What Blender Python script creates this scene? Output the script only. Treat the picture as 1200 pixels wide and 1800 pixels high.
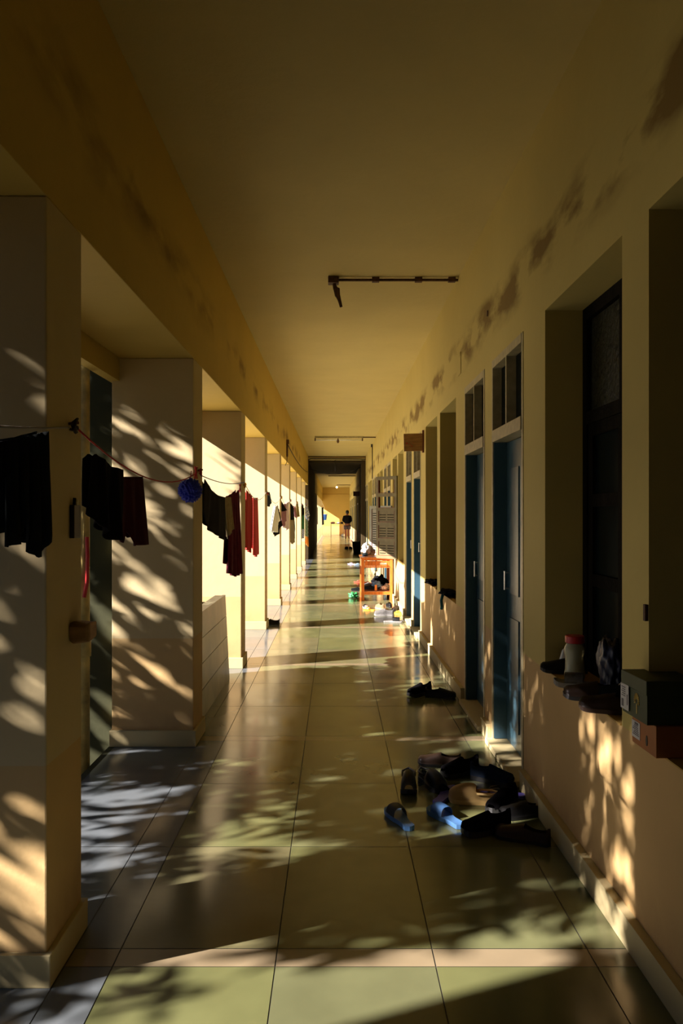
import bpy, bmesh, math, random
from mathutils import Vector, Matrix
R = math.radians
scn = bpy.context.scene
col = scn.collection
for o in list(bpy.data.objects): bpy.data.objects.remove(o)

# ------------------------------------------------------------ camera, sky, sun, exposure
F = 1400.0; CX = 589.0; CY = 905.5; H = 1.5
cam_d = bpy.data.cameras.new('camera'); cam = bpy.data.objects.new('camera', cam_d); col.objects.link(cam)
cam.location = (0, 0, H); cam.rotation_euler = (R(90), 0, 0)
cam_d.sensor_width = 36; cam_d.sensor_fit = 'AUTO'; cam_d.lens = 36*F/1800
cam_d.shift_x = (600-CX)/1800; cam_d.shift_y = (CY-900)/1800
cam_d.clip_start = .05; cam_d.clip_end = 300
scn.camera = cam
SUN = Vector((1, .43, -.645)).normalized()
sd = bpy.data.lights.new('sun', 'SUN'); sd.energy = 27.0; sd.angle = R(.55); sd.color = (1, .90, .88)
so = bpy.data.objects.new('sun', sd); col.objects.link(so); so.rotation_euler = SUN.to_track_quat('-Z', 'Y').to_euler()
so.location = (-8, -3, 8)
w = bpy.data.worlds.new('sky'); scn.world = w; w.use_nodes = True
bg = w.node_tree.nodes['Background']; bg.inputs[0].default_value = (.28, .50, 1.0, 1); bg.inputs[1].default_value = .34
scn.view_settings.view_transform = 'Standard'; scn.view_settings.look = 'None'
scn.view_settings.exposure = -0.22; scn.view_settings.gamma = 1; scn.view_settings.use_curve_mapping = False

def W(px, py, Y): return Vector(((px-CX)*Y/F, Y, H-(py-CY)*Y/F))
def at_x(px, py, X):
    return W(px, py, X*F/(px-CX))
def at_z(px, py, z=0.0):
    return W(px, py, (H-z)*F/(py-CY))

# ------------------------------------------------------------ materials
def mat(name, c, rough=.7, metal=0, var=.12, scale=8, bump=.0, bscale=60, emit=None, trans=0, stretch=(1,1,1), spec=.5):
    m = bpy.data.materials.new(name); m.use_nodes = True; nt = m.node_tree; N = nt.nodes; L = nt.links
    b = N['Principled BSDF']; b.inputs['Roughness'].default_value = rough; b.inputs['Metallic'].default_value = metal
    b.inputs['Specular IOR Level'].default_value = spec
    tc = N.new('ShaderNodeTexCoord'); mp = N.new('ShaderNodeMapping'); mp.inputs['Scale'].default_value = stretch
    L.new(tc.outputs['Object'], mp.inputs[0])
    nz = N.new('ShaderNodeTexNoise'); nz.inputs['Scale'].default_value = scale; nz.inputs['Detail'].default_value = 5
    L.new(mp.outputs[0], nz.inputs['Vector'])
    r = N.new('ShaderNodeValToRGB'); r.color_ramp.elements[0].position = .3; r.color_ramp.elements[1].position = .7
    r.color_ramp.elements[0].color = tuple(max(0, x*(1-var)) for x in c)+(1,)
    r.color_ramp.elements[1].color = tuple(min(1, x*(1+var)) for x in c)+(1,)
    L.new(nz.outputs[0], r.inputs[0]); L.new(r.outputs[0], b.inputs['Base Color'])
    if bump:
        n2 = N.new('ShaderNodeTexNoise'); n2.inputs['Scale'].default_value = bscale; n2.inputs['Detail'].default_value = 4
        L.new(tc.outputs['Object'], n2.inputs['Vector'])
        bp = N.new('ShaderNodeBump'); bp.inputs['Strength'].default_value = bump; bp.inputs['Distance'].default_value = .01
        L.new(n2.outputs[0], bp.inputs['Height']); L.new(bp.outputs[0], b.inputs['Normal'])
    if emit:
        b.inputs['Emission Color'].default_value = tuple(emit[:3])+(1,); b.inputs['Emission Strength'].default_value = emit[3]
    if trans: b.inputs['Transmission Weight'].default_value = trans
    return m

def plaster(name, upper, lower=None, dado=.72, stain=0.0, stain_z=2.82, bump=.25):
    """painted plaster in world coordinates: optional dado colour, damp stains along a height"""
    m = bpy.data.materials.new(name); m.use_nodes = True; nt = m.node_tree; N = nt.nodes; L = nt.links
    b = N['Principled BSDF']; b.inputs['Roughness'].default_value = .7; b.inputs['Specular IOR Level'].default_value = .12
    g = N.new('ShaderNodeNewGeometry'); sx = N.new('ShaderNodeSeparateXYZ'); L.new(g.outputs['Position'], sx.inputs[0])
    def noise(sc, det=5, st=(1,1,1)):
        mp = N.new('ShaderNodeMapping'); mp.inputs['Scale'].default_value = st; L.new(g.outputs['Position'], mp.inputs[0])
        n = N.new('ShaderNodeTexNoise'); n.inputs['Scale'].default_value = sc; n.inputs['Detail'].default_value = det
        L.new(mp.outputs[0], n.inputs['Vector']); return n.outputs[0]
    def mth(op, a, bb=None, c=None):
        n = N.new('ShaderNodeMath'); n.operation = op
        for i, v in enumerate((a, bb, c)):
            if v is None: continue
            if hasattr(v, 'links'): L.new(v, n.inputs[i])
            else: n.inputs[i].default_value = v
        return n.outputs[0]
    def mix(f, a, bb):
        n = N.new('ShaderNodeMix'); n.data_type = 'RGBA'
        if hasattr(f, 'links'): L.new(f, n.inputs[0])
        else: n.inputs[0].default_value = f
        for i, v in ((6, a), (7, bb)):
            if hasattr(v, 'links'): L.new(v, n.inputs[i])
            else: n.inputs[i].default_value = tuple(v)+(1,)
        return n.outputs[2]
    base = tuple(upper)
    c = mix(noise(1.7), tuple(x*.88 for x in base), tuple(min(1, x*1.08) for x in base))
    c = mix(mth('MULTIPLY', noise(22, 6), .18), c, tuple(x*.7 for x in base))
    if lower:
        f = mth('LESS_THAN', mth('ADD', sx.outputs[2], mth('MULTIPLY', noise(9), .006)), dado+.003)
        c2 = mix(noise(3), tuple(x*.85 for x in lower), tuple(min(1, x*1.1) for x in lower))
        c = mix(f, c, c2)
        # scuffing and mud near the floor
        low = mth('SMOOTH_MIN', mth('MAXIMUM', mth('SUBTRACT', 1, mth('MULTIPLY', sx.outputs[2], 3.2)), 0), 1, .05)
        c = mix(mth('MULTIPLY', low, mth('MULTIPLY', noise(12, 6, (1,1,.6)), .8)), c, (.22, .12, .05))
    if stain:
        d = mth('ABSOLUTE', mth('SUBTRACT', sx.outputs[2], mth('ADD', stain_z-.07, mth('MULTIPLY', noise(1.2), .15))))
        band = mth('MAXIMUM', mth('SUBTRACT', 1, mth('MULTIPLY', d, 5.5)), 0)
        blob = mth('MAXIMUM', mth('MULTIPLY', mth('SUBTRACT', noise(2.8, 8, (1,.55,1.6)), .46), 6), 0)
        s = mth('MINIMUM', mth('MULTIPLY', mth('MULTIPLY', band, blob), stain), .8)
        c = mix(s, c, (.16, .085, .02))
    L.new(c, b.inputs['Base Color'])
    bp = N.new('ShaderNodeBump'); bp.inputs['Strength'].default_value = bump; bp.inputs['Distance'].default_value = .006
    L.new(mth('ADD', noise(14, 5), mth('MULTIPLY', noise(90, 3), .25)), bp.inputs['Height']); L.new(bp.outputs[0], b.inputs['Normal'])
    return m

CREAM = (.60, .48, .16); PEACH = (.60, .40, .17)
M = {}
M['wall'] = plaster('cream_plaster', CREAM, PEACH, .74, stain=1.5)
M['pillar'] = plaster('cream_pillar_plaster', (.62, .50, .27), (.62, .43, .19), .70)
M['fascia'] = plaster('cream_beam_plaster', (.62, .44, .105), None, stain=.6, stain_z=2.95)
M['ceiling'] = plaster('cream_ceiling_plaster', (.62, .50, .20), None, bump=.5)
M['endwall'] = plaster('mustard_plaster', (.66, .46, .13), PEACH, .7)
M['reveal'] = plaster('ochre_reveal_plaster', (.5, .32, .09), None)
M['darkwall'] = plaster('dark_brown_shade_plaster', (.055, .038, .016), None)  # brown taken near black to hold shade and cut bounce light
M['plinth'] = plaster('pale_skirting_stone', (.55, .46, .24), None)
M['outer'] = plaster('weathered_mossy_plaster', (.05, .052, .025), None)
M['sunblock'] = plaster('grey_sunblock_plaster', (.3, .3, .27), None)
def slab_mat(i, c):
    m = mat('polished_slab_%s' % 'abcdefgh'[i], c, .17, var=.13, scale=3.5, bump=.018, bscale=7, spec=.6)
    nt = m.node_tree; N = nt.nodes; L = nt.links; b = N['Principled BSDF']
    tc = N.new('ShaderNodeTexCoord'); nz = N.new('ShaderNodeTexNoise'); nz.inputs['Scale'].default_value = 2.2; nz.inputs['Detail'].default_value = 3
    L.new(tc.outputs['Object'], nz.inputs['Vector'])
    mr = N.new('ShaderNodeMapRange'); mr.inputs[3].default_value = .11; mr.inputs[4].default_value = .24
    mr.inputs[1].default_value = .3; mr.inputs[2].default_value = .7
    L.new(nz.outputs[0], mr.inputs[0]); L.new(mr.outputs[0], b.inputs['Roughness'])
    return m
SL = [slab_mat(0, (.11, .115, .045)), slab_mat(1, (.13, .135, .06)), slab_mat(2, (.105, .11, .052)), slab_mat(3, (.125, .115, .055)), slab_mat(4, (.23, .18, .105)), slab_mat(5, (.115, .13, .135))]  # last tone is tinted blue to paint in the sky's reflection
M['grout'] = mat('dark_joint', (.05, .045, .03), .9)
M['teal'] = mat('teal_door_paint', (.045, .10, .13), .28, var=.15, scale=5, bump=.15, stretch=(1, 1, .3), spec=.4)
M['frame'] = mat('dull_cream_frame_paint', (.42, .36, .20), .45, var=.2, scale=20, bump=.1)
M['pane'] = mat('dark_glass_pane', (.006, .010, .010), .25, var=.3, spec=.04)
M['oldwood'] = mat('blackened_old_wood', (.010, .008, .005), .7, spec=.03, var=.4, scale=20, bump=.3, stretch=(1, 1, .2))
M['texglass'] = mat('patterned_window_glass', (.03, .03, .016), .45, spec=.2, var=.6, scale=25, bump=.6, bscale=40)
M['black'] = mat('black_cloth', (.007, .0065, .0075), .9, var=.3)
M['charcoal'] = mat('charcoal_cloth', (.016, .018, .017), .95, var=.2)
M['dmaroon'] = mat('dark_maroon_cloth', (.05, .012, .016), .95)
M['maroon'] = mat('maroon_cloth', (.11, .014, .03), .9, var=.25, scale=18)
M['mauve'] = mat('mauve_cloth', (.33, .17, .2), .9, var=.2)
M['beige'] = mat('beige_cloth', (.36, .29, .17), .9, var=.15, scale=30)
M['olive'] = mat('olive_cloth', (.25, .2, .08), .9)
M['white'] = mat('white_cloth', (.82, .82, .78), .9, var=.05)
M['pink'] = mat('pale_pink_cloth', (.75, .6, .58), .9)
M['orange_c'] = mat('orange_cloth', (.9, .32, .04), .8)
M['green_c'] = mat('green_cloth', (.04, .16, .07), .8)
M['navy'] = mat('navy_cloth', (.03, .045, .08), .85)
M['blue'] = mat('blue_plastic', (.02, .04, .55), .35, var=.2)
M['bluebucket'] = mat('bright_blue_bucket_plastic', (.05, .2, .8), .35)
M['bluec'] = mat('light_blue_cloth', (.22, .4, .7), .8)
M['lilac'] = mat('lilac_cloth', (.55, .5, .8), .8)
M['redplastic'] = mat('red_plastic', (.6, .03, .03), .4)
M['redcord'] = mat('red_cord', (.5, .03, .03), .8)
M['bluecord'] = mat('blue_cord', (.10, .10, .5), .8)
M['greycord'] = mat('grey_cord', (.3, .28, .25), .8)
M['blackw'] = mat('black_cable', (.02, .015, .012), .6)
M['rust'] = mat('rusty_brown_metal', (.10, .045, .02), .7, metal=.2, var=.4, scale=40, bump=.3)
M['steel'] = mat('scratched_steel', (.75, .74, .70), .3, metal=.9)
M['dark'] = mat('dark_rubber', (.012, .012, .012), .45, var=.3)
M['brownleather'] = mat('dark_brown_leather', (.05, .028, .018), .4)
M['grey'] = mat('grey_shoe_mesh', (.24, .23, .21), .8, var=.2, scale=60)
M['tan'] = mat('tan_foam', (.55, .36, .13), .55)
M['bluesole'] = mat('blue_sandal_foam', (.08, .2, .42), .45, var=.25)
M['purple'] = mat('violet_foam', (.12, .1, .5), .5)
M['red'] = mat('red_foam', (.75, .10, .06), .5)
M['yellow'] = mat('yellow_plastic', (.85, .45, .04), .4)
M['desk'] = mat('orange_varnished_wood', (.66, .19, .03), .32, var=.25, scale=7, stretch=(6, 1, 1), bump=.05)
M['desk_dark'] = mat('dark_red_brown_wood', (.13, .03, .012), .4, var=.3)
M['board'] = mat('raw_brown_plywood', (.30, .16, .05), .6, var=.3, scale=9, stretch=(1, 1, 5))
M['boxgreen'] = mat('dark_green_card', (.045, .06, .018), .6)
M['boxorange'] = mat('orange_brown_card', (.38, .13, .025), .6)
M['paper'] = mat('white_label_paper', (.6, .58, .55), .7, var=.05)
M['ink'] = mat('grey_ink', (.15, .14, .14), .8)
M['gold'] = mat('gold_print', (.6, .42, .08), .6)
M['jar'] = mat('cloudy_jar_plastic', (.60, .60, .40), .25, var=.1, trans=.25)
M['stone'] = mat('grey_green_cladding_slab', (.30, .29, .17), .38, var=.3, scale=3, bump=.15, bscale=12)
M['pipe'] = mat('yellowed_drain_pipe', (.60, .45, .14), .6, var=.45, scale=9, bump=.3)
M['shutter'] = mat('khaki_shutter_paint', (.15, .12, .05), .6, var=.2, bump=.1)
M['shutgrey'] = mat('grey_shutter_paint', (.38, .38, .31), .55, var=.1)
M['skin'] = mat('brown_skin', (.22, .075, .038), .55)
M['hair'] = mat('black_hair', (.01, .009, .008), .7)
M['dark_ground'] = mat('low_bounce_soil', (.028, .026, .012), .95, var=.4, scale=3, bump=.5)
M['bounce_ground'] = mat('high_bounce_paving', (.80, .73, .50), .9, var=.15, scale=3, bump=.2)
M['leaf'] = mat('dark_green_leaf', (.05, .09, .02), .5, var=.4, scale=3)
M['bark'] = mat('grey_bark', (.12, .09, .06), .9, var=.4, scale=12, bump=.6)
M['tube'] = mat('fluorescent_tube_glass', (.8, .8, .72), .3)
M['bulb'] = mat('lit_bulb', (1, .9, .7), .3, emit=(1, .8, .5, 14))
for k_ in ('black','charcoal','dmaroon','maroon','mauve','beige','olive','green_c','navy'):
    M[k_].node_tree.nodes['Principled BSDF'].inputs['Specular IOR Level'].default_value = .05
def check_mat(name, a, b, sc, wave=False):
    m = mat(name, a, .9); nt = m.node_tree; N = nt.nodes; L = nt.links; B = N['Principled BSDF']
    tc = N.new('ShaderNodeTexCoord'); ck = N.new('ShaderNodeTexBrick' if wave else 'ShaderNodeTexChecker')
    L.new(tc.outputs['UV'], ck.inputs['Vector']); ck.inputs['Scale'].default_value = sc
    ck.inputs['Color1'].default_value = a+(1,); ck.inputs['Color2'].default_value = (a if wave else b)+(1,)
    if wave:
        ck.inputs['Mortar'].default_value = b+(1,); ck.inputs['Mortar Size'].default_value = .035; ck.inputs['Brick Width'].default_value = .5; ck.inputs['Row Height'].default_value = .3
    L.new(ck.outputs['Color'], B.inputs['Base Color']); return m
M['redcheck'] = check_mat('red_net_cloth', (.50, .003, .012), (.6, .08, .04), 14, True)
M['bluecheck'] = check_mat('blue_and_white_check_cloth', (.12, .18, .55), (.75, .8, .9), 9)
M['plaid'] = check_mat('green_plaid_cloth', (.05, .16, .10), (.35, .45, .4), 10)
M['stripe'] = check_mat('beige_plaid_cloth', (.36, .29, .17), (.2, .14, .08), 7, True)

# ------------------------------------------------------------ helpers
def link(name, bm, m, parent=None, smooth=False):
    bmesh.ops.recalc_face_normals(bm, faces=bm.faces)
    me = bpy.data.meshes.new(name); bm.to_mesh(me); bm.free()
    for mm in (m if isinstance(m, (list, tuple)) else [m]): me.materials.append(mm)
    if smooth:
        for p in me.polygons: p.use_smooth = True
    o = bpy.data.objects.new(name, me); col.objects.link(o)
    if parent: o.parent = parent
    return o
def tag(o, label=None, cat=None, group=None, kind=None):
    if label: o['label'] = label
    if cat: o['category'] = cat
    if group: o['group'] = group
    if kind: o['kind'] = kind
    return o
def empty(name, loc=(0, 0, 0), rz=0, label=None, cat=None, group=None, kind=None):
    o = bpy.data.objects.new(name, None); col.objects.link(o); o.location = loc; o.rotation_euler = (0, 0, rz); o.empty_display_size = .05
    return tag(o, label, cat, group, kind)
def box(bm, x0, x1, y0, y1, z0, z1, bev=0, mi=0):
    vs = [bm.verts.new((x, y, z)) for x in (x0, x1) for y in (y0, y1) for z in (z0, z1)]
    fs = []
    for q in ((0,1,3,2), (4,6,7,5), (0,4,5,1), (2,3,7,6), (0,2,6,4), (1,5,7,3)):
        f = bm.faces.new([vs[i] for i in q]); f.material_index = mi; fs.append(f)
    if bev:
        es = list({e for f in fs for e in f.edges})
        bmesh.ops.bevel(bm, geom=es, offset=bev, segments=2, affect='EDGES', profile=.6)
    return vs
def bx(name, b, m, parent=None, bev=0):
    bm = bmesh.new(); box(bm, *b, bev=bev); return link(name, bm, m, parent)
def tube(bm, pts, r, n=8, caps=True):
    pts = [Vector(p) for p in pts]; rs = r if isinstance(r, (list, tuple)) else [r]*len(pts)
    rings = []; up = None
    for i, p in enumerate(pts):
        d = (pts[min(i+1, len(pts)-1)]-pts[max(i-1, 0)]).normalized()
        if up is None: up = d.orthogonal().normalized()
        up = (up-d*up.dot(d)).normalized() if (up-d*up.dot(d)).length > 1e-4 else d.orthogonal().normalized()
        s = d.cross(up)
        rings.append([bm.verts.new(p+(up*math.cos(a)+s*math.sin(a))*rs[i]) for a in [2*math.pi*k/n for k in range(n)]])
    for a, b in zip(rings, rings[1:]):
        for k in range(n): bm.faces.new((a[k], a[(k+1) % n], b[(k+1) % n], b[k]))
    if caps: bm.faces.new(rings[0]); bm.faces.new(rings[-1][::-1])
def tb(name, pts, r, m, parent=None, n=8):
    bm = bmesh.new(); tube(bm, pts, r, n); return link(name, bm, m, parent, True)
def lathe(bm, prof, n=24, c=(0, 0, 0), sx=1):
    rings = []
    for r, z in prof: rings.append([bm.verts.new((c[0]+sx*r*math.cos(2*math.pi*k/n), c[1]+r*math.sin(2*math.pi*k/n), c[2]+z)) for k in range(n)])
    for a, b in zip(rings, rings[1:]):
        for k in range(n): bm.faces.new((a[k], a[(k+1) % n], b[(k+1) % n], b[k]))
    bm.faces.new(rings[0][::-1]); bm.faces.new(rings[-1])
def sag(a, b, s, n=14):
    a, b = Vector(a), Vector(b)
    return [a.lerp(b, i/n)-Vector((0, 0, s*4*(i/n)*(1-i/n))) for i in range(n+1)]

# ------------------------------------------------------------ setting
XL = -.92; XO = -1.45; XR = 1.035; CEIL = 3.5; SOF = 2.52
PY = [-.16, 2.54, 5.17, 7.8, 10.45, 13.25, 16.0, 18.75, 21.5, 24.25]
PY2 = [40.2+2.7*k for k in range(7)]
PT = .35; YEND = 57.5
# floor of stone slabs: each slab a face, joints show the dark bed
bm = bmesh.new(); box(bm, -1.43, 1.4, -3, YEND, -.12, -.002, mi=6)
rnd = random.Random(5)
cols = [-1.43, -.9, -.74, -.2, .334, .87, 1.4]
ys = []; y = -2.655
while y < YEND:
    ys.append((y, y+.11, True))
    for k in range(3): ys.append((y+.11+k*.847, y+.11+(k+1)*.847, False))
    y += 2.65
for (y0, y1, band) in ys:
    for x0, x1 in zip(cols, cols[1:]):
        y1c = min(y1, YEND); g = .002
        if y0+g >= y1c-g: continue
        vs = [bm.verts.new(p) for p in ((x0+g, y0+g, 0), (x1-g, y0+g, 0), (x1-g, y1c-g, 0), (x0+g, y1c-g, 0))]
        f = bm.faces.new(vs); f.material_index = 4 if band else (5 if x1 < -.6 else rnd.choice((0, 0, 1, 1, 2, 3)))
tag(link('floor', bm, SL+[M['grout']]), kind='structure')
tag(bx('ceiling', (XO-.05, 1.45, -3, YEND, CEIL, CEIL+.15), M['ceiling']), kind='structure')
# left fascia beam, solid over the bays, with the lower outer drip beam
bm = bmesh.new()
box(bm, XO-.02, XL, -3, YEND, SOF, CEIL, bev=.004)
tag(link('wall_left', bm, M['fascia']), kind='structure')
tag(bx('trim_1', (XO-.02, XO+.05, -3, YEND, 2.37, SOF-.001), M['fascia']), kind='structure')
# closed stretch of the left wall past the ninth bay, and its deep cross beam
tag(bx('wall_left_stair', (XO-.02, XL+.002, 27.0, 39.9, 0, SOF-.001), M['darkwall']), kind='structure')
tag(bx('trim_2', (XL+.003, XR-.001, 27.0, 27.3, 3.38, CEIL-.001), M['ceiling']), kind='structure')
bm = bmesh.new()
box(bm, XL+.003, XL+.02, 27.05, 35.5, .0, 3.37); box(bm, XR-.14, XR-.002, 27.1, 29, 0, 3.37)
box(bm, XL+.021, XR-.141, 27.35, 34.5, 3.30, 3.37)  # dark sheet under the ceiling stands in for the stretch's shade
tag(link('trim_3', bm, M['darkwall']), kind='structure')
tag(bx('wall_back', (XO-.02, 1.45, -3.12, -3, 0, CEIL), M['darkwall']), kind='structure')  # unseen end behind the camera, coloured dark to cut bounce light
bm = bmesh.new(); box(bm, XO-.02, 1.45, YEND, YEND+.2, 0, CEIL); tag(link('wall_end', bm, M['endwall']), kind='structure')
tag(bx('trim_4', (XL+.005, XR-.005, YEND-.02, YEND-.0005, 3.0, 3.03), M['reveal']), kind='structure')

# pillars
ordn = ['first','second','third','fourth','fifth','sixth','seventh','eighth','ninth','tenth','eleventh','twelfth','thirteenth','fourteenth','fifteenth','sixteenth','seventeenth']
def pillar(y, i):
    t = empty('pillar', ((XL+XO)/2, y+PT/2, 0), 0)
    lab = {0: 'cream plaster pillar just beside the viewpoint, nearest of all', 1: 'large cream and peach pillar at the left edge with a nail and rope on its side',
           2: 'second pillar in view from the left edge, under leaf shadows, blue scrubber hung on it', 3: 'third pillar from the left edge, just beyond the low stone-clad wall',
           4: 'fourth pillar from the left edge, red scarves hanging just before it'}.get(i)
    if not lab:
        lab = ('%s cream pillar from the left edge along the open side' % ordn[i-1]) if i < 10 else ('%s cream pillar counted beyond the dark closed stretch, open side' % ordn[i-10])
    tag(t, lab, 'pillar', 'pillars along the open side of the corridor')
    hx = (XL-XO)/2
    bm = bmesh.new(); box(bm, -hx, hx, -PT/2, PT/2, .0, SOF-.001, bev=.006)
    link('shaft', bm, M['pillar'], t)
    bm = bmesh.new(); box(bm, -hx-.012, hx+.018, -PT/2-.018, PT/2+.018, 0.0, .105, bev=.004)
    link('plinth', bm, M['plinth'], t)
    return t
for i, y in enumerate(PY): pillar(y, i)
for i, y in enumerate(PY2): pillar(y, i+10)
# mossy outer fin behind the second pillar
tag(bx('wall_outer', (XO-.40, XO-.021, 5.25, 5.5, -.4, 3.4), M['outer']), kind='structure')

# right wall in boxes around its openings
WX1 = 1.30
ops = []  # (y0, y1, type)
MOD = 5.25
for k in range(-1, 11):
    s = 4.38+MOD*k
    for a, b, ty in ((0, .87, 'd'), (1.13, 1.975, 'd'), (2.45, 3.49, 'w'), (3.71, 4.74, 'w')):
        y0, y1 = s+a, s+b
        if k == -1 and ty == 'd': continue
        if y1 > 57.2: continue
        if k == -1: y0, y1 = {2.45: (1.6, 2.63), 3.71: (2.875, 3.93)}[a]
        ops.append((y0, y1, ty))
bm = bmesh.new(); prev = -3
for (y0, y1, ty) in ops:
    box(bm, XR, WX1, prev, y0, 0, CEIL)
    box(bm, XR, WX1, y0, y1, 2.51, CEIL)
    if ty == 'w': box(bm, XR, WX1, y0, y1, 0, .74)
    prev = y1
box(bm, XR, WX1, prev, YEND, 0, CEIL)
box(bm, WX1, 1.42, -3, YEND, 0, CEIL)
bmesh.ops.remove_doubles(bm, verts=bm.verts, dist=.0001)
tag(link('wall_right', bm, M['wall']), kind='structure')
# skirting between the doors
bm = bmesh.new(); prev = -3
for (y0, y1, ty) in ops+[(YEND, YEND, 'd')]:
    if ty == 'd':
        box(bm, XR-.03, XR-.0005, prev, y0-.03, 0, .10, bev=.003); box(bm, XR-.034, XR-.0005, prev, y0-.03, .100, .112)
        prev = y1+.03
for v in bm.verts: pass
tag(link('baseboard_right', bm, [M['plinth']]), kind='structure')

def door(y0, y1, i, full):
    t = empty('door_%d' % i, (XR, (y0+y1)/2, 0), 0, kind='structure')
    c = (y0+y1)/2; a, b = y0-c, y1-c
    bm = bmesh.new()  # frame: jambs, head, rail, transom mullion (local x from wall face)
    box(bm, -.004, .09, a, a+.035, .03, 2.51); box(bm, -.004, .09, b-.03, b, .03, 2.51)
    box(bm, -.006, .09, a+.035, b-.03, 2.46, 2.51); box(bm, -.010, .09, a+.035, b-.03, 1.975, 2.05)
    box(bm, -.004, .06, -.012, .012, 2.05, 2.46)
    link('door_frame', bm, M['frame'], t)
    bm = bmesh.new(); box(bm, .055, .065, a+.035, -.012, 2.05, 2.46); box(bm, .055, .065, .012, b-.03, 2.05, 2.46)
    link('transom_pane', bm, M['pane'], t)
    bm = bmesh.new(); box(bm, .003, .09, b-.042, b-.0305, .04, 1.974); link('door_stop', bm, M['teal'], t)
    bm = bmesh.new(); x0 = .085
    box(bm, x0, x0+.04, a+.036, b-.043, .04, 1.972, bev=.003)
    for zz in ((.16, .85), (1.0, 1.80)):
        for q in ((a+.14, -.03), (.03, b-.15)): box(bm, x0-.007, x0+.002, q[0], q[1], zz[0], zz[1], bev=.003)
    lf = link('leaf', bm, M['teal'], t)
    bm = bmesh.new(); tube(bm, [(x0-.03, b-.13, 1.02), (x0-.03, b-.13, 1.14)], .006); tube(bm, [(x0, b-.13, 1.03), (x0-.03, b-.13, 1.03)], .005); tube(bm, [(x0, b-.13, 1.13), (x0-.03, b-.13, 1.13)], .005)
    link('handle', bm, M['steel'], lf)
    bm = bmesh.new(); box(bm, -.05, .14, a+.002, b-.002, 0.001, .035, bev=.004); link('threshold', bm, M['plinth'], t)
    return t
def window(y0, y1, i, k):
    t = empty('window_%d' % i, (1.2, (y0+y1)/2, .74), 0, kind='structure')
    h = (y1-y0)/2; X0 = .02; Z = 1.77
    bm = bmesh.new()
    for yy in (-h, h-.06): box(bm, X0, X0+.07, yy, yy+.06, 0, Z)
    for zz in (0, Z-.06, 1.20): box(bm, X0, X0+.07, -h+.06, h-.06, zz, zz+.06)
    box(bm, X0, X0+.07, -.02, .02, 1.26, Z-.06)
    link('window_frame', bm, M['oldwood'], t)
    bm = bmesh.new()
    for a, b in ((-h+.06, -.003), (.003, h-.06)):
        box(bm, X0+.01, X0+.05, a, a+.06, .06, 1.2); box(bm, X0+.01, X0+.05, b-.06, b, .06, 1.2)
        for zz in (.06, .42, .80, 1.14): box(bm, X0+.01, X0+.05, a+.06, b-.06, zz, zz+.06)
    link('sash', bm, M['oldwood'], t)
    bm = bmesh.new(); box(bm, X0+.025, X0+.035, -h+.06, h-.06, .06, 1.2); link('pane', bm, M['pane'], t)
    bm = bmesh.new(); box(bm, X0+.025, X0+.035, -h+.06, h-.06, 1.26, Z-.06); link('transom_pane', bm, M['texglass'], t)
    bm = bmesh.new(); box(bm, -.172, .02, -h+.003, h-.003, .0005, .006); link('window_sill', bm, M['reveal'], t)
di = wi = 0
for (y0, y1, ty) in ops:
    if ty == 'd': di += 1; door(y0, y1, di, True)
    else: wi += 1; window(y0, y1, wi, 0)

# ground outside, added sun block and low stone wall
tag(bx('ground', (-60, XO-.03, -40, 7.4, -.5, -.35), M['dark_ground']), kind='structure')  # unseen near ground, coloured dark so little light bounces into the near bays
tag(bx('ground_bounce', (-60, XO-.03, 7.4, 90, -.5, -.345), M['bounce_ground']), kind='structure')  # unseen far ground, coloured pale to bounce light onto the far ceiling
tag(bx('wall_left_near', (XO-.02, XL, -3, PY[0]-.02, 0, SOF-.001), M['darkwall']), kind='structure')  # unseen infill added to shade the near end, dark against bounce light
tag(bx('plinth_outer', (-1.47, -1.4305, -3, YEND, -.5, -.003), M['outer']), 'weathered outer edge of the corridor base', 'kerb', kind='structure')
tag(bx('sun_blocker_slab', (-5.4, -5, -9, .014, -.35, 6.5), M['sunblock']), 'unseen plain slab outside the corridor, added to cut off the sun', 'light_blocker', kind='structure')  # added out of view to cast the soft shadow edge in the nearest bay

# low trough wall clad in slabs between second and third pillar
t = empty('trough_wall', (-1.0, 6.45, 0), 0, 'low trough wall clad in grey-green stone slabs between second and third pillars', 'low wall')
courses = [(0, .20), (.205, .385), (.39, .57), (.575, .765)]
for (z0, z1) in courses:
    bm = bmesh.new(); v = box(bm, .0, .025, -.91, .90, z0, z1)
    for q in bm.verts: q.co.x -= q.co.z*.05
    link('cladding_slab', bm, M['stone'], t)
bm = bmesh.new(); box(bm, -.07, -.001, -.91, .90, 0, .76)
for q in bm.verts: q.co.x -= q.co.z*.05
link('wall_core', bm, M['stone'], t)
bm = bmesh.new(); box(bm, -.43, -.12, -.91, -.85, 0, .70); box(bm, -.43, -.12, .84, .90, 0, .70); box(bm, -.44, -.38, -.85, .84, 0, .66)
link('trough_side', bm, M['darkwall'], t)

# drain pipe outside first bay
px = -1.525; py = 4.8
t = empty('drain_pipe', (px, py, -.35), 0, 'rusty yellow drain pipe standing just outside, behind the nearest big pillar', 'pipe')
tb('pipe', [(0, 0, 0), (0, 0, 2.9)], .045, M['pipe'], t, 14)
for z in (1.0, 2.05): tb('collar', [(0, 0, z), (0, 0, z+.09)], .053, M['pipe'], t, 14)
bm = bmesh.new(); tube(bm, [(.045, -.05, 1.72), (.05, -.055, 1.6), (.045, -.05, 1.45), (.03, -.055, 1.36)], .012); link('cloth_tie', bm, M['redplastic'], t)

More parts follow.
